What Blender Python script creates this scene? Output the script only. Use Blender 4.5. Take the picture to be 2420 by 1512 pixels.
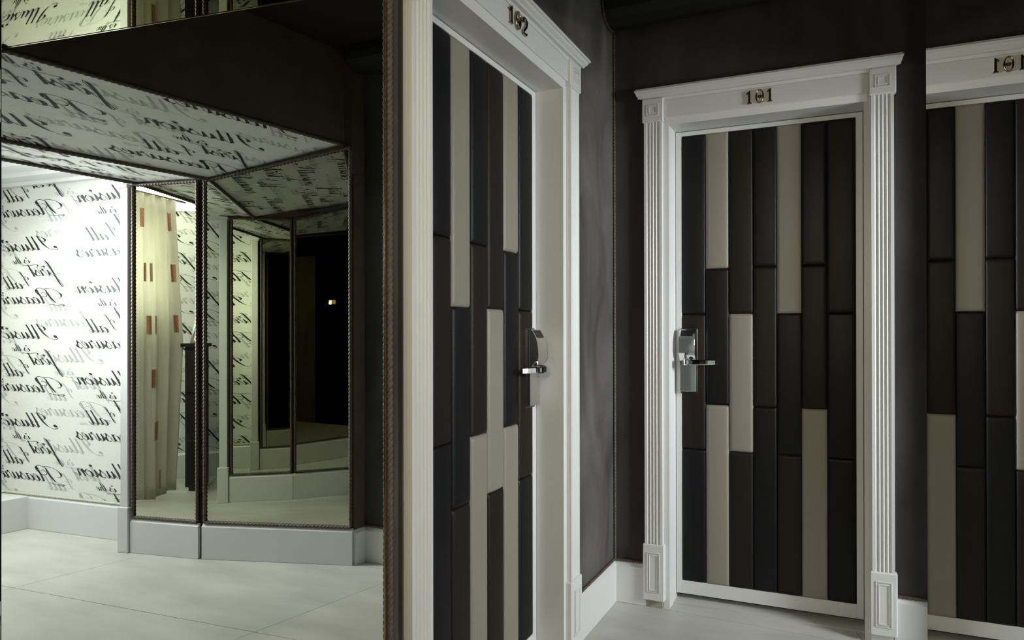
import bpy, bmesh, math, random
from math import pi, sin, cos, radians, sqrt
from mathutils import Vector, Matrix
random.seed(7)
sc = bpy.context.scene
col = sc.collection
for o in list(bpy.data.objects): bpy.data.objects.remove(o)

# ------------------------------------------------------------------ camera
YAW, PITCH, ROLL = 0.36162, 0.00212, -0.00178
f0 = Vector((-sin(YAW), cos(YAW), 0)); r0 = Vector((cos(YAW), sin(YAW), 0)); u0_ = Vector((0, 0, 1))
Fw = f0*cos(PITCH)+u0_*sin(PITCH); U1 = u0_*cos(PITCH)-f0*sin(PITCH)
Rt = r0*cos(ROLL)+U1*sin(ROLL); Up = U1*cos(ROLL)-r0*sin(ROLL)
cam = bpy.data.cameras.new('camera'); co = bpy.data.objects.new('camera', cam); col.objects.link(co)
M = Matrix((Rt, Up, -Fw)).transposed().to_4x4(); M.translation = Vector((0.9705, -2.64778, 1.19175)); co.matrix_world = M
cam.sensor_width = 36; cam.sensor_fit = 'HORIZONTAL'; cam.lens = 1503.655*36/2420
cam.shift_x = -224.895/2420; cam.shift_y = 21.652/2420; cam.clip_start = 0.02
sc.camera = co

# ------------------------------------------------------------------ world, lights, exposure
w = bpy.data.worlds.new('world'); sc.world = w; w.use_nodes = True
w.node_tree.nodes['Background'].inputs[0].default_value = (0.8, 0.9, 1, 1)
w.node_tree.nodes['Background'].inputs[1].default_value = 0.02
sc.view_settings.view_transform = 'Standard'; sc.view_settings.look = 'None'
sc.view_settings.exposure = 0.0; sc.view_settings.gamma = 1.0; sc.view_settings.use_curve_mapping = False

def area(name, loc, target, sx, sy, power, color):
    l = bpy.data.lights.new(name, 'AREA'); l.shape = 'RECTANGLE'; l.size = sx; l.size_y = sy; l.energy = power; l.color = color
    o = bpy.data.objects.new(name, l); col.objects.link(o); o.location = loc
    o.rotation_euler = (Vector(target)-Vector(loc)).to_track_quat('-Z', 'Y').to_euler()
    return o
L_CEIL = area('lobby_ceiling_panel_light', (3.12, -0.84, 2.165), (3.12, -0.84, 0), 0.75, 0.38, 15, (0.97, 1.0, 0.97))
L_CEIL.data.spread = radians(125)
L_HIGH = area('lobby_high_fill_light', (3.54, -1.58, 2.165), (3.54, -1.58, 0), 0.9, 0.8, 6, (1.0, 0.98, 0.93))  # added light below the glowing ceiling panel
L_FILL = area('corridor_fill_light', (0.95, -3.75, 1.95), (0.3, -1.2, 1.0), 0.35, 0.5, 11, (1.0, 0.96, 0.86))  # soft fill added behind the camera
L_ADDED_SCONCE = area('added_sconce_light', (0.98, -3.12, 1.62), (0.05, -1.5, 1.15), 0.035, 0.06, 7.0, (1.0, 0.80, 0.42))  # amber light added to warm the mirror side of door 102
L_WIN = area('window_daylight', (3.84, -1.12, 1.72), (0.45, -0.35, 1.10), 0.95, 0.65, 36, (0.92, 0.97, 1.0))
L_WIN.data.spread = radians(70)

# ------------------------------------------------------------------ materials
def mat(name, color, rough=0.5, metal=0.0, noise=0.0, nscale=20.0, bump=0.0, bscale=200.0, spec=0.5, coat=0.0, sheen=0.0, stretch=None, detail=4.0):
    m = bpy.data.materials.new(name); m.use_nodes = True; nt = m.node_tree; b = nt.nodes['Principled BSDF']
    b.inputs['Base Color'].default_value = (*color, 1); b.inputs['Roughness'].default_value = rough
    b.inputs['Metallic'].default_value = metal; b.inputs['Specular IOR Level'].default_value = spec
    b.inputs['Coat Weight'].default_value = coat; b.inputs['Sheen Weight'].default_value = sheen
    tc = nt.nodes.new('ShaderNodeTexCoord'); src = tc.outputs['Object']
    if stretch:
        mp = nt.nodes.new('ShaderNodeMapping'); mp.inputs['Scale'].default_value = stretch
        nt.links.new(src, mp.inputs['Vector']); src = mp.outputs['Vector']
    if noise:
        n = nt.nodes.new('ShaderNodeTexNoise'); n.inputs['Scale'].default_value = nscale; n.inputs['Detail'].default_value = detail
        nt.links.new(src, n.inputs['Vector'])
        r = nt.nodes.new('ShaderNodeMapRange'); r.inputs['From Min'].default_value = 0.3; r.inputs['From Max'].default_value = 0.7
        r.inputs['To Min'].default_value = 1-noise; r.inputs['To Max'].default_value = 1+noise
        nt.links.new(n.outputs['Fac'], r.inputs['Value'])
        mx = nt.nodes.new('ShaderNodeVectorMath'); mx.operation = 'SCALE'; mx.inputs[0].default_value = color
        nt.links.new(r.outputs['Result'], mx.inputs['Scale']); nt.links.new(mx.outputs['Vector'], b.inputs['Base Color'])
    if bump:
        n2 = nt.nodes.new('ShaderNodeTexNoise'); n2.inputs['Scale'].default_value = bscale; n2.inputs['Detail'].default_value = 3
        nt.links.new(src, n2.inputs['Vector'])
        bp = nt.nodes.new('ShaderNodeBump'); bp.inputs['Strength'].default_value = bump; bp.inputs['Distance'].default_value = 0.002
        nt.links.new(n2.outputs['Fac'], bp.inputs['Height']); nt.links.new(bp.outputs['Normal'], b.inputs['Normal'])
    return m
MT = dict(
    white=mat('satin_white_paint', (0.66, 0.67, 0.67), 0.38, noise=0.02, nscale=3),
    suede=mat('taupe_suede', (0.040, 0.0375, 0.038), 0.95, noise=0.30, nscale=5, bump=0.35, bscale=420, spec=0.12, sheen=0.75, stretch=(1, 1, 0.45), detail=8),
    suede_far=mat('dark_brown_fabric', (0.095, 0.070, 0.056), 0.95, noise=0.12, nscale=8, spec=0.1),
    black_leather=mat('black_leather', (0.0050, 0.0052, 0.0066), 0.46, bump=0.25, bscale=350, spec=0.22),
    brown_leather=mat('dark_brown_leather', (0.0120, 0.0086, 0.0068), 0.48, bump=0.25, bscale=350, spec=0.22),
    beige_leather=mat('beige_leather', (0.25, 0.23, 0.19), 0.45, bump=0.2, bscale=350, spec=0.4),
    mirror=mat('silvered_mirror', (0.90, 0.92, 0.85), 0.0, 1.0),
    bronze_mirror=mat('bronze_tinted_mirror', (0.50, 0.51, 0.41), 0.0, 1.0),
    ceiling_glass=mat('dark_bronze_mirror', (0.33, 0.33, 0.21), 0.0, 1.0),
    grey_mirror=mat('smoked_mirror', (0.70, 0.69, 0.64), 0.0, 1.0),
    mirror_edge=mat('bevelled_mirror_edge', (0.75, 0.72, 0.55), 0.12, 1.0),
    rope=mat('brown_twisted_cord', (0.085, 0.060, 0.045), 0.6, noise=0.25, nscale=60, bump=0.4, bscale=500),
    white_rope=mat('cream_twisted_cord', (0.55, 0.53, 0.46), 0.6, bump=0.3, bscale=500),
    chrome=mat('polished_chrome', (0.72, 0.73, 0.73), 0.07, 1.0),
    black_plastic=mat('black_plastic', (0.01, 0.01, 0.011), 0.25),
    brass=mat('aged_brass', (0.30, 0.25, 0.16), 0.18, 1.0),
    ruby=mat('dark_red_enamel', (0.09, 0.006, 0.012), 0.15, coat=0.6),
    paper=mat('pearl_wallpaper', (0.74, 0.75, 0.72), 0.42, noise=0.03, nscale=40, spec=0.5, stretch=(1, 1, 6)),
    ink=mat('black_print', (0.010, 0.010, 0.011), 0.6),
    grey_ink=mat('grey_print', (0.44, 0.47, 0.45), 0.5),
    faint_ink=mat('faint_grey_print', (0.42, 0.43, 0.41), 0.5),
    tile=mat('pale_grey_porcelain', (0.50, 0.50, 0.465), 0.42, noise=0.13, nscale=2.2, bump=0.04, bscale=60, stretch=(1.0, 3.2, 1), detail=7),
    grout=mat('grey_grout', (0.20, 0.19, 0.17), 0.8),
    dark=mat('black_paint', (0.018, 0.017, 0.016), 0.7),
    ceil_dark=mat('dark_ceiling_paint', (0.028, 0.023, 0.020), 0.8, spec=0.2),
    ceil_white=mat('white_ceiling_paint', (0.72, 0.74, 0.74), 0.6),
    curtain=mat('sheer_cream_curtain', (0.60, 0.58, 0.52), 0.5, noise=0.10, nscale=12, sheen=0.5, stretch=(30, 30, 1)),
    copper=mat('copper_sequin_patch', (0.42, 0.20, 0.10), 0.35, 0.6, noise=0.45, nscale=260),
    beige_patch=mat('beige_satin_patch', (0.30, 0.22, 0.16), 0.5),
    cabinet=mat('black_stained_wood', (0.012, 0.010, 0.009), 0.4, noise=0.2, nscale=10),
    silver=mat('silver_beading', (0.62, 0.60, 0.52), 0.25, 1.0),
    card=mat('white_card', (0.8, 0.8, 0.78), 0.6),
    dust=mat('raw_plaster', (0.33, 0.31, 0.26), 0.9, noise=0.3, nscale=30, bump=0.5, bscale=90),
    shade=mat('amber_lamp_shade', (0.5, 0.35, 0.15), 0.6),
)
def emis(name, color, strength):
    m = bpy.data.materials.new(name); m.use_nodes = True; b = m.node_tree.nodes['Principled BSDF']
    b.inputs['Base Color'].default_value = (*color, 1)
    b.inputs['Emission Color'].default_value = (*color, 1); b.inputs['Emission Strength'].default_value = strength
    return m
# the suede nap catches light unevenly: mottled sheen
nt_ = MT['suede'].node_tree; ns_ = nt_.nodes.new('ShaderNodeTexNoise'); ns_.inputs['Scale'].default_value = 4.5; ns_.inputs['Detail'].default_value = 9; ns_.inputs['Distortion'].default_value = 0.8
mr_ = nt_.nodes.new('ShaderNodeMapRange'); mr_.inputs['From Min'].default_value = 0.32; mr_.inputs['From Max'].default_value = 0.68; mr_.inputs['To Min'].default_value = 0.22; mr_.inputs['To Max'].default_value = 0.78
nt_.links.new(nt_.nodes['Mapping'].outputs[0], ns_.inputs['Vector']); nt_.links.new(ns_.outputs['Fac'], mr_.inputs['Value']); nt_.links.new(mr_.outputs['Result'], nt_.nodes['Principled BSDF'].inputs['Sheen Weight'])
m_ = MT['curtain']; nt_ = m_.node_tree; tr_ = nt_.nodes.new('ShaderNodeBsdfTranslucent'); tr_.inputs['Color'].default_value = (0.62, 0.60, 0.52, 1)
mx_ = nt_.nodes.new('ShaderNodeMixShader'); mx_.inputs[0].default_value = 0.45
nt_.links.new(nt_.nodes['Principled BSDF'].outputs[0], mx_.inputs[1]); nt_.links.new(tr_.outputs[0], mx_.inputs[2]); nt_.links.new(mx_.outputs[0], nt_.nodes['Material Output'].inputs[0])
MT['glow'] = emis('white_light_diffuser', (0.97, 0.98, 0.98), 2.0)
MT['daylight'] = emis('daylit_frosted_pane', (0.82, 0.90, 1.0), 2.5)
MT['amber'] = emis('added_amber_glow', (1.0, 0.62, 0.25), 2.0)  # glow of the two added corridor lamps

# ------------------------------------------------------------------ helpers
def link(name, bm, m, parent=None, smooth=False, recalc=True):
    if recalc: bmesh.ops.recalc_face_normals(bm, faces=bm.faces)
    me = bpy.data.meshes.new(name); bm.to_mesh(me); bm.free()
    ms = m if isinstance(m, (list, tuple)) else [m]
    for x in ms: me.materials.append(MT[x])
    if smooth:
        for p in me.polygons: p.use_smooth = True
    o = bpy.data.objects.new(name, me); col.objects.link(o)
    if parent: o.parent = parent
    return o
def tag(o, label=None, cat=None, group=None, kind=None):
    if label: o['label'] = label
    if cat: o['category'] = cat
    if group: o['group'] = group
    if kind: o['kind'] = kind
    return o
def empty(name, label, cat, kind=None, group=None):
    o = bpy.data.objects.new(name, None); col.objects.link(o); o.empty_display_size = 0.1
    return tag(o, label, cat, group, kind)
I3 = lambda a, b, c: (a, b, c)
def bx(bm, a, b, T=None):
    """box between corners a and b given in local coordinates mapped by T"""
    T = T or (lambda x, y, z: (x, y, z))
    xs, ys, zs = [(min(a[i], b[i]), max(a[i], b[i])) for i in range(3)]
    v = [bm.verts.new(T(x, y, z)) for z in zs for y in ys for x in xs]
    for f in ((0, 1, 3, 2), (4, 5, 7, 6), (0, 1, 5, 4), (2, 3, 7, 6), (0, 2, 6, 4), (1, 3, 7, 5)): bm.faces.new([v[i] for i in f])
def bevel(bm, w, seg=1):
    bmesh.ops.remove_doubles(bm, verts=bm.verts, dist=1e-6)
    bmesh.ops.recalc_face_normals(bm, faces=bm.faces)
    es = [e for e in bm.edges if len(e.link_faces) == 2 and e.calc_face_angle(0) > 0.3]
    if es: bmesh.ops.bevel(bm, geom=es, offset=w, segments=seg, affect='EDGES', clamp_overlap=True)
def box(name, a, b, m, parent=None, T=None, bv=0.0, seg=1):
    bm = bmesh.new(); bx(bm, a, b, T)
    if bv: bevel(bm, bv, seg)
    return link(name, bm, m, parent)
def prism(bm, poly, z0, z1):
    """vertical prism over plan polygon"""
    n = len(poly)
    lo = [bm.verts.new((x, y, z0)) for x, y in poly]; hi = [bm.verts.new((x, y, z1)) for x, y in poly]
    bm.faces.new(lo); bm.faces.new(hi)
    for i in range(n): bm.faces.new((lo[i], lo[(i+1) % n], hi[(i+1) % n], hi[i]))
def sweep(bm, prof, T, s0, s1):
    """extrude closed 2-D profile [(p,q)] from s0 to s1, T(s,p,q)->world"""
    a = [bm.verts.new(T(s0, p, q)) for p, q in prof]; b = [bm.verts.new(T(s1, p, q)) for p, q in prof]
    n = len(prof); bm.faces.new(a); bm.faces.new(b)
    for i in range(n): bm.faces.new((a[i], a[(i+1) % n], b[(i+1) % n], b[i]))
def hexa(bm, p):
    v = [bm.verts.new(q) for q in p]
    for f in ((0, 1, 2, 3), (4, 5, 6, 7), (0, 1, 5, 4), (1, 2, 6, 5), (2, 3, 7, 6), (3, 0, 4, 7)): bm.faces.new([v[i] for i in f])
def rope(name, pts, r=0.0068, pitch=0.015, step=0.0024, m='rope', parent=None, nseg=10):
    """twisted cord along a polyline"""
    pts = [Vector(p) for p in pts]; bm = bmesh.new(); samples = []
    for i in range(len(pts)-1):
        L = (pts[i+1]-pts[i]).length; n = max(1, int(L/step))
        for k in range(n + (1 if i == len(pts)-2 else 0)): samples.append(pts[i].lerp(pts[i+1], k/n))
    prev = None; dist = 0; up = None; last = None
    for i, p in enumerate(samples):
        t = (samples[min(i+1, len(samples)-1)]-samples[max(i-1, 0)]).normalized()
        if up is None: up = Vector((0.31, 0.17, 0.93)).cross(t).normalized()
        up = (up-t*up.dot(t)).normalized(); side = t.cross(up)
        if last is not None: dist += (p-last).length
        last = p; ph = pi*dist/pitch; ring = []
        for k in range(nseg):
            a = 2*pi*k/nseg; rr = r*(0.60+0.40*abs(cos(a-ph)))
            ring.append(bm.verts.new(p+up*cos(a)*rr+side*sin(a)*rr))
        if prev:
            for k in range(nseg): bm.faces.new((prev[k], prev[(k+1) % nseg], ring[(k+1) % nseg], ring[k]))
        prev = ring
    return link(name, bm, m, parent, smooth=True)
def Tseg(P, Q, front):
    """local frame on a vertical plane through plan points P->Q: (s along, z up, d out towards 'front')"""
    P = Vector(P); Q = Vector(Q); e = (Q-P).normalized(); n = Vector((-e.y, e.x))
    if (Vector(front)-P).dot(n) < 0: n = -n
    return lambda s, z, d: (P.x+e.x*s+n.x*d, P.y+e.y*s+n.y*d, z), (Q-P).length

# ------------------------------------------------------------------ script lettering drawn as pen strokes
G = {  # glyph: (advance, [strokes]); x-height = 1
 'i': (.56, [[(-.12, .35), (.14, 1.0)], [(.14, 1.0), (.14, .25), (.24, .02), (.42, .12), (.58, .45)], 'dot']),
 'u': (.98, [[(-.12, .35), (.12, 1.0)], [(.12, 1.0), (.12, .28), (.24, .02), (.42, .15), (.6, 1.0)], [(.6, 1.0), (.6, .25), (.7, .02), (.86, .12), (1.0, .42)]]),
 'n': (1.0, [[(-.1, .55), (.06, .98), (.12, .9), (.12, 0)], [(.13, .2), (.34, .82), (.5, 1.0), (.6, .85)], [(.6, .9), (.6, .25), (.7, .02), (.86, .12), (1.02, .42)]]),
 's': (.72, [[(-.1, .4), (.3, 1.12)], [(.3, 1.12), (.3, .85), (.5, .5), (.48, .15), (.28, 0), (.08, .14)], [(.28, 0), (.5, .1), (.74, .42)]]),
 'o': (.80, [[(.42, 1.0), (.16, .85), (.04, .45), (.14, .06), (.34, 0)], [(.34, 0), (.6, .3), (.66, .7), (.46, 1.0)], [(.5, .95), (.62, .75), (.85, .8)]]),
 'l': (.58, [[(.0, .7), (.14, 2.1)], [(.14, 2.1), (.14, .3), (.24, .02), (.42, .12), (.6, .45)]]),
 't': (.52, [[(-.1, .4), (.12, 1.2)], [(.14, 1.75), (.14, .28), (.24, .02), (.4, .12), (.56, .42)], [(-.2, 1.08), (.1, 1.14), (.42, 1.22)]]),
 'T': (.60, [[(-.1, .4), (.12, 1.2)], [(.14, 1.95), (.14, .1), (.2, 0)], [(-.15, 1.05), (.42, 1.2)], [(.9, 1.98), (.2, 1.78), (-.35, 1.85), (-1.0, 1.92), (-1.1, 1.7), (-.8, 1.5)]]),
 'h': (1.0, [[(0, .7), (.12, 2.1)], [(.12, 2.1), (.12, 0)], [(.13, .2), (.34, .82), (.5, 1.0), (.6, .85)], [(.6, .9), (.6, .25), (.7, .02), (.86, .12), (1.02, .42)]]),
 'e': (.68, [[(.02, .38), (.32, .5), (.52, .78), (.4, 1.0)], [(.4, 1.0), (.16, .85), (.05, .45), (.14, .05), (.34, 0)], [(.34, 0), (.54, .12), (.7, .42)]]),
 'f': (.62, [[(.0, .3), (.2, 1.0), (.45, 2.0), (.42, 2.45)], [(.42, 2.45), (.24, 2.2), (.14, 1.4), (.14, 0), (.14, -1.2), (.05, -1.75)], [(.05, -1.75), (-.16, -1.5), (-.05, -.8), (.3, -.1), (.64, .42)]]),
 'r': (.80, [[(-.1, .4), (.14, 1.15)], [(.14, 1.15), (.2, .9), (.5, .92)], [(.5, .92), (.44, .3), (.5, .02), (.66, .12), (.82, .42)]]),
 'a': (1.0, [[(.62, .8), (.4, 1.0)], [(.4, 1.0), (.12, .8), (.02, .35), (.12, .02), (.28, 0)], [(.28, 0), (.5, .3), (.62, .95)], [(.62, 1.0), (.6, .25), (.7, .02), (.86, .12), (1.02, .42)]]),
 'I': (1.2, [[(.72, 2.15), (.62, 1.3), (.46, .6), (.1, .05), (-.35, -.1)], [(-.35, -.1), (-.62, .0), (-.72, .28), (-.6, .42)], 'ball', [(.72, 2.15), (.36, 2.0), (.1, 1.6), (.2, 1.25), (.45, 1.3)]]),
 'P': (1.5, [[(.62, 1.95), (.6, 1.2), (.46, .5), (.3, .05)], [(.62, 1.95), (1.1, 2.3), (1.7, 2.15), (1.85, 1.6)], [(1.85, 1.6), (1.55, 1.05), (1.05, .95)], [(1.05, .95), (.82, 1.25), (1.0, 1.65), (1.35, 1.55)],
              [(.9, 2.1), (.2, 2.2), (-.5, 1.9)], [(-.5, 1.9), (-.85, 1.3), (-.6, .8), (-.2, .75)], [(.3, .05), (-.1, -.2), (-.5, -.25), (-.3, -.42), (.4, -.3), (1.1, -.1)]]),
 'O': (1.3, [[(.7, 2.0), (.2, 1.6), (.0, .8), (.3, .05)], [(.3, .05), (.9, .3), (1.1, 1.3), (.7, 2.0)]]),
 'c': (.65, [[(.45, .85), (.35, 1.0), (.08, .6), (.1, .1), (.32, 0)], [(.32, 0), (.5, .1), (.66, .42)]]),
 'W': (1.9, [[(.1, 2.0), (.2, .1)], [(.2, .1), (.9, 1.9)], [(.9, 1.9), (1.0, .1)], [(1.0, .1), (1.7, 2.0)]]),
 'd': (.95, [[(.6, .8), (.35, 1.0), (.05, .6), (.1, .05), (.28, 0)], [(.28, 0), (.58, .5)], [(.6, 2.1), (.58, .25), (.7, .02), (.98, .42)]]),
 ' ': (.5, []),
}
SL = 0.60
def smooth_pts(pts, n=5):
    if len(pts) < 3: return [tuple(a+(b-a)*k/3 for a, b in zip(pts[0], pts[1])) for k in range(4)]
    P = [pts[0]]+list(pts)+[pts[-1]]; out = []
    for i in range(1, len(P)-2):
        for k in range(n):
            t = k/n; a, b, c, d = P[i-1:i+3]
            out.append(tuple(0.5*((2*b[j])+(-a[j]+c[j])*t+(2*a[j]-5*b[j]+4*c[j]-d[j])*t*t+(-a[j]+3*b[j]-3*c[j]+d[j])*t**3) for j in (0, 1)))
    out.append(pts[-1]); return out
def word_quads(word, x0, y0, xh, width=None):
    adv = sum(G[c][0] for c in word); k = xh if width is None else width/(adv+0.0)
    quads = []; x = x0
    for c in word:
        a, st = G[c]
        for s in st:
            if s in ('dot', 'ball'):
                cx, cy, rr = (.30, 1.55, .16) if s == 'dot' else (-.56, .34, .2)
                ring = [(x+(cx+rr*cos(t*pi/4))*k+(cy+rr*sin(t*pi/4))*xh*SL*(1 if True else 0), y0+(cy+rr*sin(t*pi/4))*xh) for t in range(8)]
                quads.append(ring[:4]+[ring[4]]); quads.append([ring[4], ring[5], ring[6], ring[7], ring[0]]); continue
            P = smooth_pts(s); Lq = []; Rq = []; n = len(P)
            for i, p in enumerate(P):
                q0 = P[max(0, i-1)]; q1 = P[min(n-1, i+1)]; dx, dy = q1[0]-q0[0], q1[1]-q0[1]; L = sqrt(dx*dx+dy*dy) or 1
                down = max(0.0, -dy/L); t = i/(n-1)
                env = min(1, 1.6*sin(pi*min(max(t, .12), .88)))
                wd = 0.055+0.190*down**1.6*env
                Lq.append((p[0]-wd/2*abs(dy/L)-0.3*wd*(abs(dx)/L), p[1]+wd/2*dx/L)); Rq.append((p[0]+wd/2*abs(dy/L)+0.3*wd*(abs(dx)/L)*0, p[1]-wd/2*dx/L))
            T2 = lambda p: (x+p[0]*k+p[1]*xh*SL, y0+p[1]*xh)
            for i in range(n-1): quads.append([T2(Lq[i]), T2(Rq[i]), T2(Rq[i+1]), T2(Lq[i+1])])
        x += a*k
    return quads
XH = 16.0
PH = word_quads('Illusion', 23, 0, XH, 141) + word_quads('is', 74, -30, 8.5, 16) + word_quads('the', 96, -30, 8.5, 22) \
   + word_quads('f', 12, -61, XH*0.95, 11) + word_quads('irsT', 23, -61, XH*.90, 50) + word_quads('of', 78, -69, 8.5, 15) \
   + word_quads('all', 92, -90, XH*.95, 42) + word_quads('Pleasures', 6, -126, XH, 158)
TINY = word_quads('Oscar', -86, 12, 3.2, 20)+word_quads('Wilde', -62, 12, 3.2, 18)
CX, CY = 202.0, 209.0
def lettering(name, T, S, Z, ox, oz, kx, kz, parent, rot=False, depth=0.0014):
    """printed script on surface T(s,z,d) clipped to S=(s0,s1), Z=(z0,z1); phrase origin at (ox,oz)"""
    for nm, mt, q, dx, dy, dd, lab in (('printed_script', 'ink', PH, 0, 0, depth, 'black printed script'), ('grey_script', 'grey_ink', PH, -105, -54, depth*.5, 'pale grey printed script'), ('tiny_script', 'faint_ink', TINY, 0, 0, depth*.4, 'tiny grey printed script')):
        bm = bmesh.new(); n = 8
        for i in range(-n, n+1):
            for j in range(-n, n+1):
                bxo = ox+(i*CX+dx)*kx*(-1 if rot else 1); bzo = oz-((j+0.5*(i % 2))*CY-dy)*kz*(-1 if rot else 1)
                if bxo > S[1]+260*kx or bxo < S[0]-260*kx or bzo < Z[0]-190*kz or bzo > Z[1]+190*kz: continue
                sg = -1 if rot else 1
                for p in q:
                    pp = [(bxo+sg*x*kx, bzo+sg*y*kz) for x, y in p]
                    if all(a < S[0] for a, _ in pp) or all(a > S[1] for a, _ in pp) or all(b < Z[0] for _, b in pp) or all(b > Z[1] for _, b in pp): continue
                    bm.faces.new([bm.verts.new((a, b, 0)) for a, b in pp])
        for cop, no in (((S[0], 0, 0), (-1, 0, 0)), ((S[1], 0, 0), (1, 0, 0)), ((0, Z[0], 0), (0, -1, 0)), ((0, Z[1], 0), (0, 1, 0))):
            bmesh.ops.bisect_plane(bm, geom=list(bm.verts)+list(bm.edges)+list(bm.faces), plane_co=cop, plane_no=no, clear_outer=True)
        for v in bm.verts: v.co = Vector(T(v.co.x, v.co.y, dd))
        o = link(nm, bm, mt, parent, recalc=False); o['label'] = lab

# ------------------------------------------------------------------ key plan positions (metres)
MX = -0.011                                       # wall mirror plane x
MY0, MY1 = -1.474, -2.230                        # wall mirror right and left edges (y)
B1 = (1.330, -0.069); B0 = (2.135, -0.271); A1 = (2.152, -0.277); A0 = (2.587, -0.337)       # far jamb panels
N0 = (2.50, -1.440); N1 = (2.09, -1.465); N2 = (1.66, -1.575); P1 = (1.075, -1.652)         # near jamb
W1 = (2.60, -0.211); W0 = (3.865, -0.283); E1 = (3.98, -1.58); S0 = (4.06, -1.78); S1 = (2.35, -2.69)
ZA = 2.62                                        # alcove ceiling
U1o, U2o, WD = 0.14162, 0.43362, 1.00139         # door offsets from corner, total width
BH, BT = 0.178, 0.012
TA = lambda u, z, d: (u, -d, z)                  # wall_back local frame
TB = lambda u, z, d: (d, -u, z)                  # wall_left local frame

# ------------------------------------------------------------------ floor
fl = empty('floor', 'pale grey porcelain floor of large tiles with thin joints', 'floor', 'structure')
box('grout_bed', (-0.3, -4.6, -0.06), (4.9, 0.35, -0.0035), 'grout', fl)
def gp(i, j, e=0.0):
    y = -0.783+0.72*j-0.05*0; x = 1.209+1.433*i-0.2535*(y+0.783)
    return x, y-0.0495*(x-1.209)
g = 0.0012
for i in range(-2, 4):
    for j in range(-6, 2):
        c = [gp(i, j), gp(i+1, j), gp(i+1, j+1), gp(i, j+1)]
        cx_, cy_ = sum(p[0] for p in c)/4, sum(p[1] for p in c)/4
        if cx_ < -0.9 or cx_ > 5.0 or cy_ < -4.6: continue
        poly = [(x+(g if x < cx_ else -g), y+(g if y < cy_ else -g)) for x, y in c]
        bm = bmesh.new(); prism(bm, poly, -0.012, 0.0)
        # keep tiles inside the walls
        for cop, no in (((-0.25, 0, 0), (-1, 0, 0)), ((0, 0.14, 0), (0, 1, 0))):
            r = bmesh.ops.bisect_plane(bm, geom=list(bm.verts)+list(bm.edges)+list(bm.faces), plane_co=cop, plane_no=no, clear_outer=True)
            es = [e for e in bm.edges if len(e.link_faces) == 1]
            if es: bmesh.ops.holes_fill(bm, edges=es, sides=8)
        if len(bm.faces): link('floor_tile', bm, 'tile', fl)
        else: bm.free()

# ------------------------------------------------------------------ walls of the alcove
def wall_with_opening(name, T, s0, s1, o0, o1, ztop, zmax, label):
    bm = bmesh.new()
    bx(bm, (s0, 0, -0.16), (o0, zmax, 0), T); bx(bm, (o1, 0, -0.16), (s1, zmax, 0), T); bx(bm, (o0, ztop, -0.16), (o1, zmax, 0), T)
    return tag(link(name, bm, 'suede'), label, 'wall', kind='structure')
CI = 0.113; ZO = 2.072; REV = 0.106
wb = wall_with_opening('wall_back', TA, 0.0, 1.357, U1o+CI-.01, U1o+WD-CI+.01, ZO+.01, ZA, 'dark taupe suede wall around door 101')
wl = wall_with_opening('wall_left', TB, -0.16, U2o+WD-.004, U2o+CI-.01, U2o+WD-CI+.01, ZO+.01, ZA, 'taupe suede wall around door 102, beside the big mirror')
bm = bmesh.new(); bx(bm, (U2o+WD-.004, 0, -0.16), (4.4, ZA, -0.037), TB); bx(bm, (-MY1+.012, 0, -0.037), (4.4, ZA, MX), TB); bx(bm, (U2o+WD-.004, 0, -0.037), (-MY0, ZA, MX), TB)
tag(link('wall_left', bm, 'suede'), 'suede wall carrying the big wall mirror', 'wall', kind='structure')

def baseboard(name, P, Q, front, h=BH, t=0.016, label=None, s0=0.0, s1=None):
    T, L = Tseg(P, Q, front); s1 = L if s1 is None else s1; bm = bmesh.new()
    sweep(bm, [(0, 0), (h, 0), (h, .004), (h-.016, t), (0.003, t), (0, t-.002)], lambda s, z, d: T(s, z, d), s0, s1)
    return tag(link(name, bm, 'white'), label, 'baseboard', kind='structure')
ctr = (0.7, -1.0)
baseboard('baseboard_back', (0, 0), (1.33, 0), ctr, label='short white baseboard between the room corner and door 101', s1=U1o+.01)
baseboard('baseboard_back', (0, 0), (1.4, 0), ctr, label='white baseboard between door 101 and the narrow mirror', s0=U1o+WD-.01, s1=1.356)
baseboard('baseboard_left', (0, 0), (0, -2), ctr, label='white baseboard between the room corner and door 102', s1=U2o+.01)
def trim(n, lab, pts, **k):
    r = rope('trim_%d' % n, pts, **k); return tag(r, lab, 'cord trim', kind='structure')
zr = BH+0.006
trim(1, 'brown twisted cord up the corner between the two doors', [(.007, -.007, zr), (.007, -.007, 2.50)])
trim(2, 'brown twisted cord above the baseboard left of door 101', [(.01, -.006, zr), (U1o+.004, -.006, zr)])
trim(3, 'brown twisted cord above the baseboard right of door 101', [(U1o+WD-.004, -.006, zr), (1.35, -.006, zr)])
trim(4, 'brown twisted cord above the baseboard right of door 102', [(.006, -.012, zr), (.006, -U2o-.004, zr)])
# dark box valance along the top of wall_back with the cord looping under it
bm = bmesh.new()
sweep(bm, [(0, 2.52), (.05, 2.512), (.10, 2.525), (.13, 2.55), (.14, 2.58), (.14, ZA), (0, ZA)], lambda s, d, z: (s, -d, z), 0.0, 1.37)
tag(link('trim_5', bm, 'dark'), 'black boxed-in beam along the ceiling above door 101', 'beam', kind='structure')
lp = [(.007, -.022, 2.505), (.007, -.06, 2.497), (.007, -.11, 2.507), (.007, -.142, 2.535), (.007, -.152, 2.57), (.007, -.154, ZA)]
trim(6, 'brown cord curling under the black beam', lp)

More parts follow.
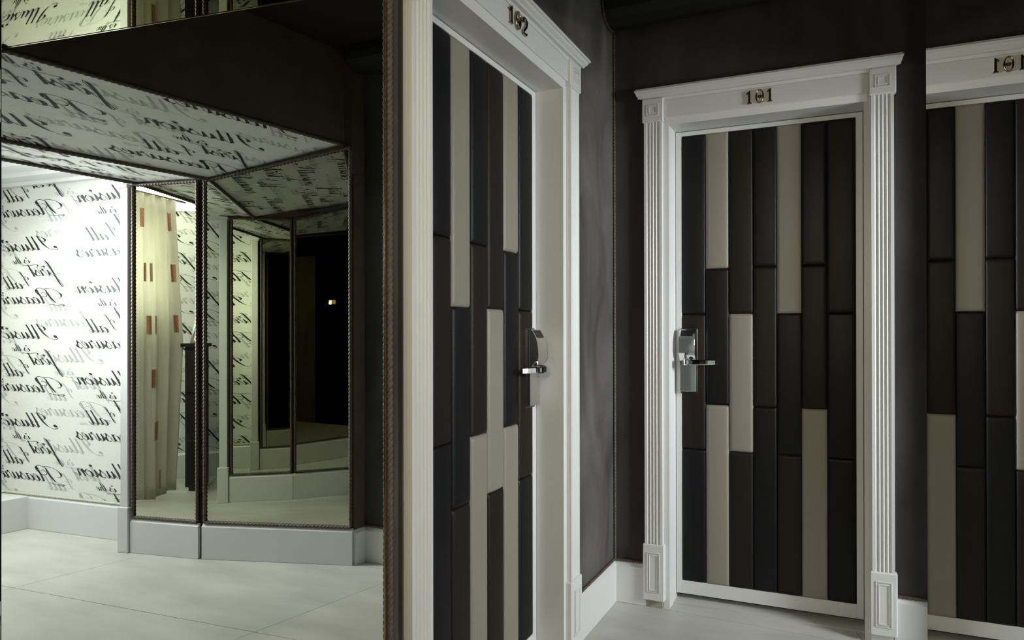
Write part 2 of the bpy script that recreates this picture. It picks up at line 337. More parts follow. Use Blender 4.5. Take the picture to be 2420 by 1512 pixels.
# ------------------------------------------------------------------ doors with their white surrounds
COL = [0, .1068, .2081, .3109, .4085, .508, .6083, .7174]
ZJ = {0: (1.262, .670), 1: (1.46, .867)}
def pad_mesh(T, u0, u1, z0, z1, d, H=0.011, gap=0.0002):
    bm = bmesh.new(); W = u1-u0-2*gap; Hh = z1-z0-2*gap
    off = [0, .0012, .003, .006, .010, .016]
    us = [u0+gap+o for o in off]+[(u0+u1)/2]+[u1-gap-o for o in reversed(off)]
    zs = [z0+gap+o for o in off]+[(z0+z1)/2]+[z1-gap-o for o in reversed(off)]
    def hgt(s, L):
        x = max(0.0, min(s, L-s))
        return 0.12+0.88*(1-(1-min(x/.015, 1))**2.4)
    grid = []
    for z in zs:
        row = []
        for u in us:
            h = H*max(0.0, hgt(u-u0-gap, W)*hgt(z-z0-gap, Hh))**0.6 + 0.0025*min(1, (u-u0)/(W/2), (u1-u)/(W/2))
            row.append(bm.verts.new(T(u, z, d+h)))
        grid.append(row)
    for i in range(len(zs)-1):
        for j in range(len(us)-1): bm.faces.new((grid[i][j], grid[i][j+1], grid[i+1][j+1], grid[i+1][j]))
    return bm
LE = {'K': ('black_leather', 'black padded leather strip'), 'N': ('brown_leather', 'dark brown padded leather strip'), 'B': ('beige_leather', 'beige padded leather strip')}
def digit(ch, T, uc, zc, sgn, parent, d0):
    """raised brass numeral centred at uc; sgn=+1 when reading direction is +u"""
    Tn = lambda x, z, d: T(uc+sgn*x, zc+z, d0+d); h = 0.027
    bm = bmesh.new()
    def bar(poly, d1=0.009):
        a = [bm.verts.new(Tn(x, z, 0.0)) for x, z in poly]; b = [bm.verts.new(Tn(x*0.97, z*0.985, d1)) for x, z in poly]
        bm.faces.new(a); bm.faces.new(b); n = len(poly)
        for i in range(n): bm.faces.new((a[i], a[(i+1) % n], b[(i+1) % n], b[i]))
    if ch == '1':
        bar([(-.0042, -.0235), (.0042, -.0235), (.0042, h), (.0005, h), (-.0042, .019)])
        bar([(-.010, -h), (.010, -h), (.007, -.0225), (-.007, -.0225)])
        bar([(-.0035, .0235), (-.0115, .0155), (-.0125, .0115), (-.009, .0115), (-.0035, .0165)])
    elif ch == '0':
        n = 28; rings = []
        for k in range(n):
            t = 2*pi*k/n; c_, s_ = cos(t), sin(t)
            ro, ri = 1.0, 0.0
            wth = 0.0072-0.0032*abs(s_)
            sec = [(0.0175*c_, .0285*s_, 0), (0.0170*c_, .0280*s_, .008), ((.0175-wth/2)*c_, (.0285-wth/2)*s_, .010), ((.0175-wth)*c_, (.0285-wth)*s_, .008), ((.0175-wth)*c_, (.0285-wth)*s_, 0)]
            rings.append([bm.verts.new(Tn(*q)) for q in sec])
        for k in range(n):
            a, b = rings[k], rings[(k+1) % n]
            for i in range(5): bm.faces.new((a[i], a[(i+1) % 5], b[(i+1) % 5], b[i]))
    else:
        P = [(-.0125, .0125), (-.0105, .0215), (-.002, .0275), (.009, .024), (.0125, .014), (.009, .002), (-.001, -.009), (-.0105, -.0195)]
        P = smooth_pts(P, 4); prev = None
        for i, p in enumerate(P):
            q0, q1 = P[max(0, i-1)], P[min(len(P)-1, i+1)]; dx, dz = q1[0]-q0[0], q1[1]-q0[1]; L = sqrt(dx*dx+dz*dz); wd = .0022+.0026*min(1, abs(dz/L))
            nx, nz = -dz/L*wd, dx/L*wd
            cur = [bm.verts.new(Tn(*q)) for q in ((p[0]+nx, p[1]+nz, 0), (p[0]+nx, p[1]+nz, .008), (p[0]-nx, p[1]-nz, .008), (p[0]-nx, p[1]-nz, 0))]
            if prev:
                for k in range(4): bm.faces.new((prev[k], prev[(k+1) % 4], cur[(k+1) % 4], cur[k]))
            else: bm.faces.new(cur)
            prev = cur
        bm.faces.new(prev)
        bar([(-.0125, -.0265), (.0115, -.0265), (.0145, -.0165), (.0115, -.017), (.009, -.0205), (-.0105, -.0205)])
        bar([(-.0135, .010), (-.0095, .0085), (-.0075, .0115), (-.0095, .015), (-.013, .0145)])
    bevel(bm, .0006)
    dg = link('numeral', bm, 'brass', parent); dg['label'] = 'raised brass figure %s' % ch
    if ch == '0':
        b2 = bmesh.new(); bmesh.ops.create_uvsphere(b2, u_segments=14, v_segments=8, radius=1)
        for v in b2.verts: v.co = Vector(Tn(v.co.x*.0095, v.co.y*.0068, max(v.co.z, -.2)*.008+.001))
        r = link('red_stud', b2, 'ruby', dg, smooth=True); r['label'] = 'dark red stud inside the zero'

def make_door(name, T, u0, pattern, digits, sgn, label, plaster=False):
    dr = empty(name, label, 'door', 'structure')
    L, R = u0, u0+WD; bw, pw, dp = .0955, .0793, .0317; pin = (bw-pw)/2; dpp = dp-.007
    # casing (flat architrave board) and reveal
    bm = bmesh.new()
    bx(bm, (L+bw-pin-.002, .0, -.004), (L+CI, ZO+.045, .006), T); bx(bm, (R-CI, .0, -.004), (R-bw+pin+.002, ZO+.045, .006), T)
    link('casing', bm, 'white', dr)
    hc = bmesh.new(); sweep(hc, [(ZO, -.004), (ZO, .006), (ZO+.026, .012), (ZO+.030, .012), (ZO+.030, -.004)], lambda s, z, d: T(s, z, d), L+CI-.012, R-CI+.012)
    link('head_casing', hc, 'white', dr)
    for a, b in (((L+CI-.014, 0, -REV-.06), (L+CI, ZO, -.004)), ((R-CI, 0, -REV-.06), (R-CI+.014, ZO, -.004)), ((L+CI, ZO, -REV-.06), (R-CI, ZO+.014, -.004))):
        box('jamb', a, b, 'white', dr, T)
    # fluted pilasters
    for s, e in ((L+pin, L+bw-pin), (R-bw+pin, R-pin)):
        bm = bmesh.new(); prof = [(s, 0), (s, dpp), (s+.0115, dpp)]
        fw = (pw-.023)/4
        for k in range(4):
            x0 = s+.0115+k*fw
            for q in range(1, 8): prof.append((x0+fw*(.12+.76*q/8), dpp-.0058*max(0.0, sin(pi*q/8))**.7))
            prof.append((x0+fw, dpp))
        prof += [(e, dpp), (e, 0)]
        sweep(bm, prof, lambda z, u, d: T(u, z, d), .27, 2.088)
        link('fluted_pilaster', bm, 'white', dr)
        # plinth block with double panel
    def rings_block(nm, a0, a1, z0, z1, insets, chamfer):
        bm = bmesh.new(); bx(bm, (a0, z0, 0), (a1, z1, dp-.001), T); bevel(bm, chamfer)
        o = link(nm, bm, 'white', dr)
        bm = bmesh.new(); prev = 0
        for ins_u, ins_z, wd in insets:   # raised rectangular beads
            ua, ub, za, zb = a0+ins_u, a1-ins_u, z0+ins_z, z1-ins_z
            for p, q in (((ua, za), (ub, za+wd)), ((ua, zb-wd), (ub, zb)), ((ua, za+wd), (ua+wd, zb-wd)), ((ub-wd, za+wd), (ub, zb-wd))):
                bx(bm, (p[0], p[1], dp-.002), (q[0], q[1], dp+.0015), T)
        bevel(bm, .0007); link('bead', bm, 'white', o)
    for a0 in (L, R-bw):
        rings_block('plinth_block', a0, a0+bw, .034, .275, [(.019, .034, .004), (.029, .044, .003)], .004)
        rings_block('corner_block', a0, a0+bw, 2.085, 2.1866, [(.021, .026, .0035), (.031, .036, .003)], .004)
        box('plinth_stub', (a0+.004, 0, 0), (a0+bw-.012, .034, .014), 'dust' if plaster and a0 == L else 'white', dr, T)
    # frieze and cornice
    box('frieze_board', (L+bw, ZO+.028, 0), (R-bw, 2.176, .018), 'white', dr, T, .0015)
    bm = bmesh.new(); prof = [(0, 2.176), (.020, 2.176), (.022, 2.187), (.036, 2.187), (.039, 2.193), (.048, 2.199), (.052, 2.207), (.057, 2.207), (.0602, 2.213), (.057, 2.219), (.050, 2.219), (.050, 2.2245), (0, 2.2245)]
    a = []; 
    for sgn_, s_end in ((-1, L), (1, R)):
        a.append([bm.verts.new(T(s_end+sgn_*(p*.42 if p > .022 else 0), z, p)) for p, z in prof])
    n = len(prof); bm.faces.new(a[0]); bm.faces.new(a[1])
    for i in range(n): bm.faces.new((a[0][i], a[0][(i+1) % n], a[1][(i+1) % n], a[1][i]))
    link('cornice', bm, 'white', dr)
    # leaf
    P0 = L+.141; lf = box('door_leaf', (L+CI+.003, .030, -REV-.045), (R-CI-.003, ZO-.004, -REV-.010), 'white', dr, T)
    for nm, p, q in (('stile', (L+CI+.002, .030), (P0, ZO-.003)), ('stile', (R-.141, .030), (R-CI-.002, ZO-.003)), ('bottom_rail', (P0, .030), (R-.141, .0877)), ('top_rail', (P0, 2.050), (R-.141, ZO-.003))):
        box(nm, (p[0], p[1], -REV-.012), (q[0], q[1], -REV+.002), 'white', lf, T, .0012)
    box('backing_board', (P0, .0877, -REV-.011), (R-.141, 2.05, -REV-.006), 'dark', lf, T)
    for c in range(7):
        za, zb = ZJ[c % 2]
        for r_, (z0, z1) in enumerate(((za, 2.05), (zb, za), (.0877, zb))):
            mk, lab = LE[pattern[c][r_]]
            o = link('leather_panel', pad_mesh(T, P0+COL[c], P0+COL[c+1], z0, z1, -REV-.006), mk, lf, smooth=True); o['label'] = lab
    box('threshold', (L+CI, 0, -REV-.05), (R-CI, .006, -.055), 'tile', dr, T)
    # lock
    base = -REV+.006; ul0, ul1 = P0-.004, P0+.074
    lk = box('lock_backplate', (ul0-.0, .915, base-.008), (ul1-.002, 1.200, base+.003), 'black_plastic', dr, T, .002)
    prof = [(.925, .0), (.925, .022), (1.02, .022), (1.045, .0225), (1.060, .026), (1.072, .034), (1.084, .046), (1.094, .0535), (1.105, .0545), (1.130, .0535), (1.150, .050), (1.165, .045), (1.178, .038), (1.186, .033), (1.196, .026), (1.196, .0)]
    bm = bmesh.new(); sweep(bm, prof, lambda s, z, d: T(s, z, base+d), ul0+.002, ul1-.004); bevel(bm, .0009)
    lb = link('lock_body', bm, 'chrome', dr); lb['label'] = 'polished chrome lock cover'
    bm = bmesh.new(); sweep(bm, [(1.167, .040), (1.167, .0448), (1.178, .0388), (1.186, .0338), (1.193, .0292), (1.193, .024)], lambda s, z, d: T(s, z, base+d), ul0+.010, ul1-.014)
    link('card_slot', bm, 'black_plastic', lb)
    b2 = bmesh.new(); bmesh.ops.create_uvsphere(b2, u_segments=12, v_segments=8, radius=1)
    for v in b2.verts: v.co = Vector(T(ul0+.055+v.co.x*.012, 1.078+v.co.y*.014, base+.030+v.co.z*.010))
    link('lock_window', b2, 'black_plastic', lb, smooth=True)
    # lever: spindle + curved band
    lv = bmesh.new(); uc = ul0+.036; zc = 1.055
    path = smooth_pts([(uc-.004, .012), (uc-.010, .052), (uc+.004, .072), (uc+.035, .075), (uc+.070, .066), (uc+.100, .050), (uc+.122, .036)], 4)
    prev = None; n = len(path)
    for i, p in enumerate(path):
        q0, q1 = path[max(0, i-1)], path[min(n-1, i+1)]; du, dd = q1[0]-q0[0], q1[1]-q0[1]; Ln = sqrt(du*du+dd*dd); tk = .0042
        nu, nd = -dd/Ln*tk, du/Ln*tk; hh = .0135-.0035*i/n
        cur = [lv.verts.new(T(p[0]+a_*nu, zc+b_*hh-.00*i, base+p[1]+a_*nd)) for a_, b_ in ((-1, -.7), (-.6, -1), (.6, -1), (1, -.7), (1, .7), (.6, 1), (-.6, 1), (-1, .7))]
        if prev:
            for k in range(8): lv.faces.new((prev[k], prev[(k+1) % 8], cur[(k+1) % 8], cur[k]))
        else: lv.faces.new(cur)
        prev = cur
    lv.faces.new(prev)
    hd = link('lever_handle', lv, 'chrome', dr, smooth=False); hd['label'] = 'curved chrome lever handle'
    # number
    nu = {'101': (.639, 2.139), '102': (.914, 2.146)}[digits]
    for k, ch in enumerate(digits): digit(ch, T, nu[0]+sgn*(k-1)*(.041 if sgn > 0 else .043), nu[1], sgn, dr, .018)
    return dr
P101 = ['KNK', 'BKB', 'NBN', 'KNK', 'BKN', 'KNB', 'NKK']
P102 = ['KNK', 'BKB', 'NBN', 'KNB', 'BKN', 'KNK', 'NKK']
make_door('door_1', TA, U1o, P101, '101', 1, 'padded door numbered 101 with white fluted surround', plaster=True)
make_door('door_2', TB, U2o, P102, '102', -1, 'padded door numbered 102 beside the big wall mirror')

# ------------------------------------------------------------------ big wall mirror
wm = empty('wall_mirror', 'tall frameless wall mirror edged with brown cord, reflecting the scripted passage', 'mirror')
box('mirror_glass', (MX-.006, MY1, 0.0), (MX, MY0, 2.60), 'mirror', wm)
box('glass_edge', (MX-.006, MY0-.0045, 0.0), (MX+.0012, MY0-.0005, 2.60), 'mirror_edge', wm)
for nm, y, lab in (('cord', MY0+.007, None), ('cord', MY1-.006, None)):
    rope(nm, [(MX+.006, y, .0), (MX+.006, y, 2.60)], parent=wm, r=.0068)

# ------------------------------------------------------------------ ceiling of the alcove, header over the passage
before = set(bpy.data.objects)
bm = bmesh.new(); bx(bm, (-.2, -4.5, ZA), (1.70, .2, ZA+.1)); tag(link('ceiling', bm, 'ceil_dark'), 'dark ceiling over the two doors', 'ceiling', kind='structure')
Ht = [(1.387, -.05), (1.655, -1.361)]
hx = lambda y: 1.387-.205*(y+.116)
bm = bmesh.new()
hexa(bm, [(hx(.0), 0.0, 2.15), (hx(.0)+.10, 0.0, 2.15), (hx(-1.62)+.10, -1.62, 2.15), (hx(-1.62), -1.62, 2.15), (hx(.0), 0.0, ZA), (hx(0)+.10, 0, ZA), (hx(-1.62)+.10, -1.62, ZA), (hx(-1.62), -1.62, ZA)])
tag(link('wall_over_passage', bm, 'suede_far'), 'dark brown fabric header wall above the passage', 'wall', kind='structure')
# sloping papered soffit and flat papered soffit
t1 = lambda y: Vector((hx(y), y, 2.150)); t2 = lambda y: Vector((2.116-.205*(y+.329), y, 1.995)); t3 = lambda y: Vector((2.555-.14*(y+.38), y, 1.995))
def soffit(name, fa, fb, ya, yb, y0, y1, label, ox, oz, rot):
    bm = bmesh.new(); pa, pb, pc, pd = fa(y0), fb(y0), fb(y1), fa(y1); up = Vector((0, 0, .05))
    ua = Vector((.06, 0, .05)); ub = Vector((-.03, 0, .05)); hexa(bm, [pa, pb, pc, pd, pa+ua, pb+ub, pc+ub, pd+ua])
    o = tag(link(name, bm, 'paper'), label, 'ceiling', kind='structure')
    org = fa(ya); ey = (fa(yb)-org).normalized(); Lg = (fa(yb)-org).length
    nrm = (fb(ya)-org).cross(ey).normalized()
    if nrm.z > 0: nrm = -nrm
    ex = ey.cross(nrm).normalized()
    if ex.dot(fb(ya)-org) < 0: ex = -ex
    T = lambda s, z, d: tuple(org+ey*s+ex*(-z)+nrm*d)
    return o, T, Lg
o, T, Lg = soffit('ceiling_slope', t1, t2, -.05, -1.60, -.02, -1.62, 'sloping wallpapered soffit with black script, above the passage', 0, 0, False)
# along axis s grows towards the camera end; phrase origin fitted to the photograph
lettering('x', T, (0.02, Lg-.02), (-.71, -.012), 0.27, -.268, .0034, .00256, o)
o2, T, Lg = soffit('ceiling_passage', t2, t3, -.05, -1.60, -.02, -1.62, 'narrow flat wallpapered soffit with upside-down script, beside the lobby', 0, 0, True)
lettering('x', T, (0.22, Lg-.10), (-.42, -.012), 1.00, -.33, .0036, .0024, o2, rot=True)
bm = bmesh.new(); hexa(bm, [t3(0)+Vector((0, 0, 0)), t3(0)+Vector((.03, 0, 0)), t3(-1.62)+Vector((.03, 0, 0)), t3(-1.62), t3(0)+Vector((0, 0, .4)), t3(0)+Vector((.03, 0, .4)), t3(-1.62)+Vector((.03, 0, .4)), t3(-1.62)+Vector((0, 0, .4))])
tag(link('wall_lobby_header', bm, 'ceil_white'), 'white strip of wall above the lobby side of the passage', 'wall', kind='structure')
zz = Vector((0, 0, -.006))
trim(7, 'brown cord along the upper edge of the sloping papered soffit', [t1(-.05)+zz, t1(-1.36)+zz], r=.010, pitch=.021, step=.0035, nseg=8)
trim(8, 'brown cord between sloping and flat papered soffits', [t2(-.25)+zz, t2(-1.47)+zz], r=.0115, pitch=.023, step=.0038, nseg=8)
trim(9, 'brown cord along the lobby edge of the flat papered soffit', [t3(-.32)+zz, t3(-1.44)+zz], r=.0105, pitch=.021, step=.0035, nseg=8)

# ceiling mirror over the corridor
cm = empty('ceiling_mirror', 'bronze-tinted mirror panel on the corridor ceiling, reflecting the script upside down', 'mirror')
bm = bmesh.new(); prism(bm, [(.08, -1.205), (1.650, -1.361), (1.640, -1.555), (1.035, -1.66), (1.035, -4.3), (.08, -4.3)], 2.150, 2.156); link('mirror_glass', bm, 'ceiling_glass', cm)
bm = bmesh.new(); hexa(bm, [(.08, -1.203, 2.1485), (1.650, -1.359, 2.1485), (1.650, -1.3625, 2.1485), (.08, -1.2065, 2.1485), (.08, -1.203, 2.157), (1.650, -1.359, 2.157), (1.650, -1.3625, 2.157), (.08, -1.2065, 2.157)])
link('glass_edge', bm, 'mirror_edge', cm)
bm = bmesh.new(); prism(bm, [(.08, -1.21), (1.655, -1.366), (1.655, -1.55), (1.09, -1.65), (1.09, -4.4), (.08, -4.4)], 2.157, 2.20)
tag(link('ceiling_lowered', bm, 'ceil_dark'), 'dark lowered ceiling carrying the ceiling mirror', 'ceiling', kind='structure')

# ------------------------------------------------------------------ far jamb pier with mirror panels
bm = bmesh.new(); prism(bm, [(1.318, 0.14), (1.318, -.010), (B1[0]+.001, B1[1]+.006), (B0[0], B0[1]+.008), (A0[0]+.02, A0[1]+.008), (2.62, -.21), (2.62, .14)], 0, 1.992)
tag(link('wall_pier', bm, 'suede_far'), 'pier at the far side of the passage, faced with mirror panels', 'wall', kind='structure')
bm = bmesh.new(); prism(bm, [(1.318, .14), (1.318, -.010), (1.34, -.068), (2.10, -.255), (2.10, .14)], 1.992, ZA)
tag(link('wall_pier_top', bm, 'suede_far'), 'upper part of the pier beside the passage header', 'wall', kind='structure')
def mirror_panel(P, Q, front, z0, z1a, z1b, label, s0=.012, s1=.012):
    T, L = Tseg(P, Q, front); e = empty('mirror_panel', label, 'mirror')
    bm = bmesh.new(); hexa(bm, [T(s0, z0, 0), T(L-s1, z0, 0), T(L-s1, z0, .005), T(s0, z0, .005), T(s0, z1a, 0), T(L-s1, z1b, 0), T(L-s1, z1b, .005), T(s0, z1a, .005)])
    link('mirror_glass', bm, 'bronze_mirror', e)
    rr = dict(r=.0095, pitch=.020, step=.0034, nseg=8, parent=e)
    rope('cord', [T(s0, z0, .008), T(s0, z1a, .008)], **rr); rope('cord', [T(L-s1, z0, .008), T(L-s1, z1b, .008)], **rr)
    rope('cord', [T(s0, z0-.004, .008), T(L-s1, z0-.004, .008)], **rr); rope('cord', [T(s0, z1a-.004, .008), T(L-s1, z1b-.004, .008)], **rr)
    return e
pc = (2.0, -.9)
mirror_panel(B1, B0, pc, .195, 2.130, 1.985, 'wide bronze mirror panel at the far side of the passage, nearest door 101', s0=.012)
mirror_panel(A1, A0, pc, .195, 1.985, 1.985, 'narrow bronze mirror panel reflecting the curtain and black cabinet')
mirror_panel(N0, N1, pc, .195, 1.985, 1.985, 'bronze mirror panel at the near side of the passage, beside the white post')
mirror_panel(N1, N2, pc, .195, 1.985, 2.12, 'bronze mirror panel at the near side of the passage, under the sloping soffit')
baseboard('baseboard_passage', B1, B0, pc, h=.185, label='white baseboard under the wide bronze mirror panel')
baseboard('baseboard_passage', A1, A0, pc, h=.185, label='white baseboard under the narrow bronze mirror panel')
baseboard('baseboard_passage', N0, N1, pc, h=.185, label='white baseboard under the near mirror panel by the white post')
baseboard('baseboard_passage', N1, N2, pc, h=.185, label='white baseboard under the near mirror panel below the sloping soffit')
baseboard('baseboard_passage', (1.318, -.008), B1, (1.0, -.05), h=.178, label='tiny white baseboard return beside the narrow mirror')
def post(P, Q, front, label, sgn):
    T, L = Tseg(P, Q, front); e = empty('corner_post', label, 'post', 'structure')
    box('shaft', (L+.012, 0, -.10), (L+.064, 1.985, .018), 'white', e, T, .003)
    box('plinth_block', (L+.004, 0, -.10), (L+.074, .245, .026), 'white', e, T, .003)
    box('capital', (L+.006, 1.965, -.10), (L+.074, 1.988, .028), 'white', e, T, .003)
post(A1, A0, pc, 'slim white post where the passage meets the scripted lobby wall', 1)
post(N1, N0, pc, 'slim white post at the near side of the passage', 1)
bm = bmesh.new(); prism(bm, [(N0[0]+.07, N0[1]-.012), (N0[0], N0[1]-.008), (N1[0], N1[1]-.008), (N2[0], N2[1]-.008), (1.66, -1.62), (1.085, -1.66), (1.085, -4.4), (2.0, -4.4), (2.0, -2.9), (2.57, -2.6)], 0, 2.05)
tag(link('wall_near_pier', bm, 'suede_far'), 'solid pier between the corridor and the lobby', 'wall', kind='structure')
# narrow mirror along the corridor, reflecting door 101
nm = empty('wall_mirror', 'tall mirror along the corridor reflecting door 101', 'mirror')
box('mirror_glass', (1.074, -4.3, 0.0), (1.0785, -1.655, 2.148), 'grey_mirror', nm)
box('glass_edge', (1.0742, -1.6552, 0.0), (1.0785, -1.6535, 2.148), 'dark', nm)
bm = bmesh.new(); bx(bm, (1.0795, -1.67, 2.05), (1.09, -4.4, 2.157)); tag(link('wall_mirror_backing', bm, 'dark'), 'dark strip of wall behind the top of the corridor mirror', 'wall', kind='structure')
# corridor end behind the camera
bm = bmesh.new(); bx(bm, (-.2, -4.5, 0), (2.0, -4.4, ZA)); tag(link('wall_front', bm, 'suede'), 'suede wall closing the corridor behind the viewpoint', 'wall', kind='structure')

# ------------------------------------------------------------------ lobby seen in the mirrors
def paper_wall(name, P, Q, front, z1, label, ox, oz, kx, kz, ccol='paper', flip=False):
    T, L = Tseg(P, Q, front); bm = bmesh.new(); bx(bm, (0, 0, -.08), (L, z1, 0), T)
    o = tag(link(name, bm, ccol), label, 'wall', kind='structure')
    lettering('x', T, (.0, L), (.215, z1), ox, oz, kx, kz, o); return T, L
lc = (3.2, -1.0)
T, L = paper_wall('wall_lobby', W1, W0, lc, 2.20, 'white wallpapered lobby wall covered in black script', 3.362-W1[0]-.01, 1.683, .0036, .00256)
def wp_base(P, Q, label):
    baseboard('baseboard_lobby', P, Q, lc, h=.200, t=.018, label=label)
wp_base(W1, W0, 'white baseboard below the scripted lobby wall')
trim(10, 'cream cord above the lobby baseboard', [(W1[0]+.05, W1[1]-.010, .206), (W0[0], W0[1]-.008, .206)], m='white_rope', r=.008, pitch=.018, step=.003, nseg=8)
T, L = paper_wall('wall_lobby_end', W0, E1, lc, 2.20, 'end wall of the lobby with script beside the curtain', .15, 1.45, .0030, .00256)
wp_base(W0, E1, 'white baseboard on the end wall of the lobby')
bm = bmesh.new(); prism(bm, [(3.608, -.270), (3.86, -.286), (3.96, -1.50), (3.79, -1.50)], 0, .196); bevel(bm, .003)
tag(link('baseboard_plinth', bm, 'white'), 'deep low white plinth along the foot of the lobby end wall', 'plinth', kind='structure')
trim(11, 'cream cord above the end wall baseboard', [(W0[0]-.024, W0[1]-.01, .206), (E1[0]-.026, E1[1], .206)], m='white_rope', r=.008, pitch=.018, step=.003, nseg=8)
T, L = paper_wall('wall_lobby_near', S1, S0, lc, 2.20, 'scripted wallpapered wall behind the black cabinet', .70, 1.62, .0032, .0027)
wp_base(S1, S0, 'white baseboard behind the black cabinet')
bm = bmesh.new(); prism(bm, [(3.98, -1.58), (4.06, -1.78), (4.14, -1.78), (4.06, -1.53)], 0, 2.2)
tag(link('wall_lobby_corner', bm, 'ceil_white'), 'plain white corner of the lobby by the curtain', 'wall', kind='structure')
# crown moulding and ceilings
Tc, Lc = Tseg(W1, W0, lc)
bm = bmesh.new(); sweep(bm, [(0, 2.075), (.03, 2.075), (.035, 2.095), (.10, 2.105), (.115, 2.125), (.20, 2.135), (.205, 2.16), (.24, 2.165), (.24, 2.20), (0, 2.20)], lambda s, d, z: Tc(s, z, d), 0, Lc+.02)
tag(link('trim_12', bm, 'ceil_white'), 'stepped white crown moulding above the scripted lobby wall', 'moulding', kind='structure')
bm = bmesh.new(); prism(bm, [(2.57, .1), (4.3, .1), (4.3, -2.9), (2.30, -2.9), (2.62, -1.6)], 2.20, 2.24)
tag(link('ceiling_lobby', bm, 'ceil_white'), 'white lobby ceiling', 'ceiling', kind='structure')
def ceil_light(x, y, z, sx, sy, label):
    e = empty('ceiling_light', label, 'ceiling light')
    box('diffuser', (x-sx/2, y-sy/2, z-.012), (x+sx/2, y+sy/2, z-.004), 'glow', e)
    bm = bmesh.new()
    for a, b in (((x-sx/2-.02, y-sy/2-.02), (x+sx/2+.02, y-sy/2)), ((x-sx/2-.02, y+sy/2), (x+sx/2+.02, y+sy/2+.02)), ((x-sx/2-.02, y-sy/2), (x-sx/2, y+sy/2)), ((x+sx/2, y-sy/2), (x+sx/2+.02, y+sy/2))):
        bx(bm, (a[0], a[1], z-.016), (b[0], b[1], z))
    link('frame', bm, 'ceil_white', e)
ceil_light(3.08, -.84, 2.20, .75, .38, 'square ceiling light panel over the scripted lobby wall')
ceil_light(3.48, -1.58, 2.20, 1.10, .94, 'added glowing panel standing in for the bright lobby ceiling above the curtain')  # glow added where the lobby ceiling itself is strongly lit

# window behind the curtain
wd = empty('window_1', 'tall white framed lobby window behind the cream curtain', 'window', 'structure')
Tw, Lw = Tseg(W0, E1, lc)
for a, b in (((.52, .12), (.58, 2.12)), ((1.22, .12), (1.28, 2.12)), ((.58, .12), (1.22, .18)), ((.58, 2.06), (1.22, 2.12)), ((.885, .18), (.915, 2.06))):
    box('window_bar', (a[0], a[1], .0), (b[0], b[1], .035), 'white', wd, Tw, .003)
for a, b in ((.58, .885), (.915, 1.22)): box('window_pane', (a, .18, .004), (b, 2.06, .010), 'daylight', wd, Tw)

# curtain with copper patches
cu = empty('curtain', 'sheer cream curtain with small copper and beige patches', 'curtain')
CP, CQ = Vector((3.375, -1.15)), Vector((3.345, -1.54))
ce = (CQ-CP).normalized(); cn = Vector((ce.y, -ce.x));
if cn.x > 0: cn = -cn
CL = (CQ-CP).length
def cur(s, z, d=0.0):
    t = s/CL
    fold = .017*sin(2*pi*s/.092+.6*sin(z*1.3))+.006*sin(2*pi*s/.043+1.0+z*.8)
    spread = 1.0+.17*max(0, 1.0-abs(z-1.1)/1.0)*t
    p = CP+ce*(s*spread)+cn*(fold+.02+d)
    return (p.x, p.y, z+.012*sin(s*22) if z < .1 else z)
bm = bmesh.new(); ns, nz = 70, 24; gr = [[bm.verts.new(cur(CL*i/ns, .015+2.14*j/nz)) for i in range(ns+1)] for j in range(nz+1)]
for j in range(nz):
    for i in range(ns): bm.faces.new((gr[j][i], gr[j][i+1], gr[j+1][i+1], gr[j+1][i]))
co_ = link('cloth', bm, 'curtain', cu, smooth=True)
md = co_.modifiers.new('thickness', 'SOLIDIFY'); md.thickness = .002
bm = bmesh.new(); sweep(bm, [(.012*cos(k*pi/5), .012*sin(k*pi/5)) for k in range(10)], lambda s, p, q: (CP.x+ce.x*s+p*cn.x+cn.x*.02, CP.y+ce.y*s+p*cn.y, 2.165+q), -.08, CL+.10)
link('curtain_rail', bm, 'silver', cu)
def patch(s0, s1, z0, z1, m, lab):
    bm = bmesh.new(); g2 = [[bm.verts.new(cur(s0+(s1-s0)*i/4, z0+(z1-z0)*j/6, .006)) for i in range(5)] for j in range(7)]
    for j in range(6):
        for i in range(4): bm.faces.new((g2[j][i], g2[j][i+1], g2[j+1][i+1], g2[j+1][i]))
    p = link('patch', bm, m, cu); p['label'] = lab
for k, (yy, zc) in enumerate([(-1.27, 1.982), (-1.311, 1.608), (-1.331, 1.236), (-1.353, .857), (-1.373, .482), (-1.396, .13)]):
    s = (-1.16-yy)/abs(ce.y)*1.0
    patch(s-.011, s+.010, zc-.065, zc+.065, 'copper', 'glittering copper patch'); patch(s+.026, s+.040, zc-.065, zc+.065, 'beige_patch', 'beige satin patch')
for yy, zc in [(-1.503, 1.992), (-1.542, 1.619), (-1.581, 1.247)]:
    s = min(CL-.03, (-1.15-yy)/abs(ce.y))
    patch(s-.012, s+.009, zc-.065, zc+.065, 'copper', 'glittering copper patch')

# black cabinet, picture frame
cb = empty('cabinet', 'tall black cabinet standing beside the curtain', 'cabinet')
bx0, by0 = 2.86, -1.585
box('body', (bx0, by0-.34, .03), (3.275, by0, 1.075), 'cabinet', cb, None, .004)
box('top', (bx0-.015, by0-.355, 1.075), (3.295, by0+.02, 1.102), 'cabinet', cb, None, .003)
box('plinth', (bx0+.02, by0-.32, 0), (3.26, by0-.02, .03), 'cabinet', cb)
for k in range(3):
    d = box('drawer', (bx0+.02, by0, .08+.33*k), (3.26, by0+.010, .385+.33*k), 'cabinet', cb, None, .003)
    b2 = bmesh.new(); bmesh.ops.create_uvsphere(b2, u_segments=10, v_segments=6, radius=.012, matrix=Matrix.Translation((3.08, by0+.018, .235+.33*k))); link('knob', b2, 'silver', d, smooth=True)
pf = empty('picture_frame', 'silver beaded picture frame standing on the black cabinet', 'picture frame')
Tp = lambda x, z, d: (3.265-x, by0-.05+d-.30*z, 1.103+z)
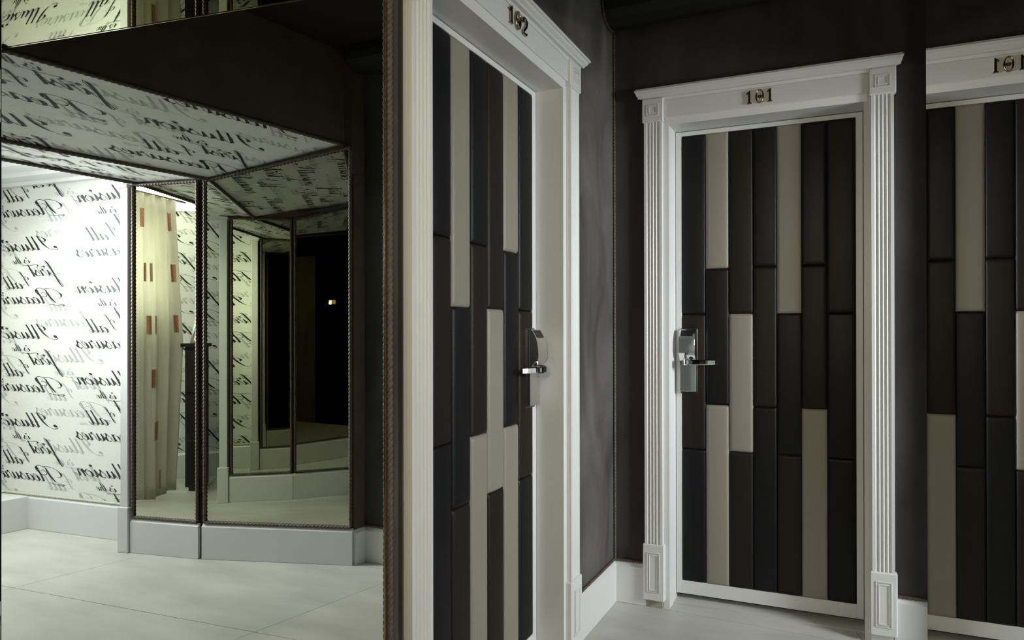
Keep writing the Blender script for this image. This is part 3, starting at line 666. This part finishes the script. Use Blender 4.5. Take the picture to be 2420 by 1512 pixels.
for a, b in (((0, 0), (.20, .022)), ((0, .248), (.20, .27)), ((0, .022), (.022, .248)), ((.178, .022), (.20, .248))): box('frame_bar', (a[0], a[1], 0), (b[0], b[1], .014), 'silver', pf, Tp, .003)
box('picture', (.022, .022, .002), (.178, .248, .005), 'card', pf, Tp)
box('stand', (.085, 0, -.01), (.115, .16, -.002), 'dark', pf, lambda x, z, d: (3.265-x, by0-.05+d-.30*z-(.16-z)*.35, 1.103+z))

sc_ = empty('added_wall_lamp', 'small amber sconce added on the corridor mirror', 'lamp')  # sconce added as a fitting for the amber light
box('backplate', (1.062, -3.155, 1.56), (1.074, -3.085, 1.70), 'brass', sc_, None, .003)
bm = bmesh.new(); sweep(bm, [(-3.14, .0), (-3.10, .0), (-3.105, .045), (-3.135, .045)], lambda z, y, d: (1.062-d, y, z), 1.60, 1.66); link('shade', bm, 'amber', sc_)
# unseen wall lamp added at the corridor end to go with the warm fill
wlm = empty('added_wall_lamp', 'added amber wall lamp, unseen, at the end of the corridor', 'lamp')
box('backplate', (.90, -4.4, 1.80), (1.0, -4.385, 2.02), 'brass', wlm, None, .003)
bm = bmesh.new()
sweep(bm, [(-.07, 0), (.07, 0), (.05, .07), (-.05, .07)], lambda z, x, d: (.95+x, -4.385+d, z), 1.82, 2.0)
link('shade', bm, 'amber', wlm)

DX = 0.038      # the passage and lobby stand this much further from the wall mirror than first measured
for o in bpy.data.objects:
    if o in before or o.parent or o.type == 'LIGHT' or o.name in ('wall_mirror.001', 'wall_mirror_backing', 'wall_front', 'added_wall_lamp', 'added_wall_lamp.001', 'ceiling'): continue
    o.location.x += DX
bpy.context.view_layer.update()

# ------------------------------------------------------------------ put each Empty at the base of its thing
bpy.context.view_layer.update()
for e in [o for o in bpy.data.objects if o.type == 'EMPTY']:
    pts = [c.matrix_world @ Vector(v) for c in e.children_recursive if c.type == 'MESH' for v in c.bound_box]
    if not pts: continue
    lo = [min(p[i] for p in pts) for i in range(3)]; hi = [max(p[i] for p in pts) for i in range(3)]
    b = Vector(((lo[0]+hi[0])/2, (lo[1]+hi[1])/2, lo[2])); shift = b-e.location; e.location = b
    for c in e.children: c.location = c.location-shift
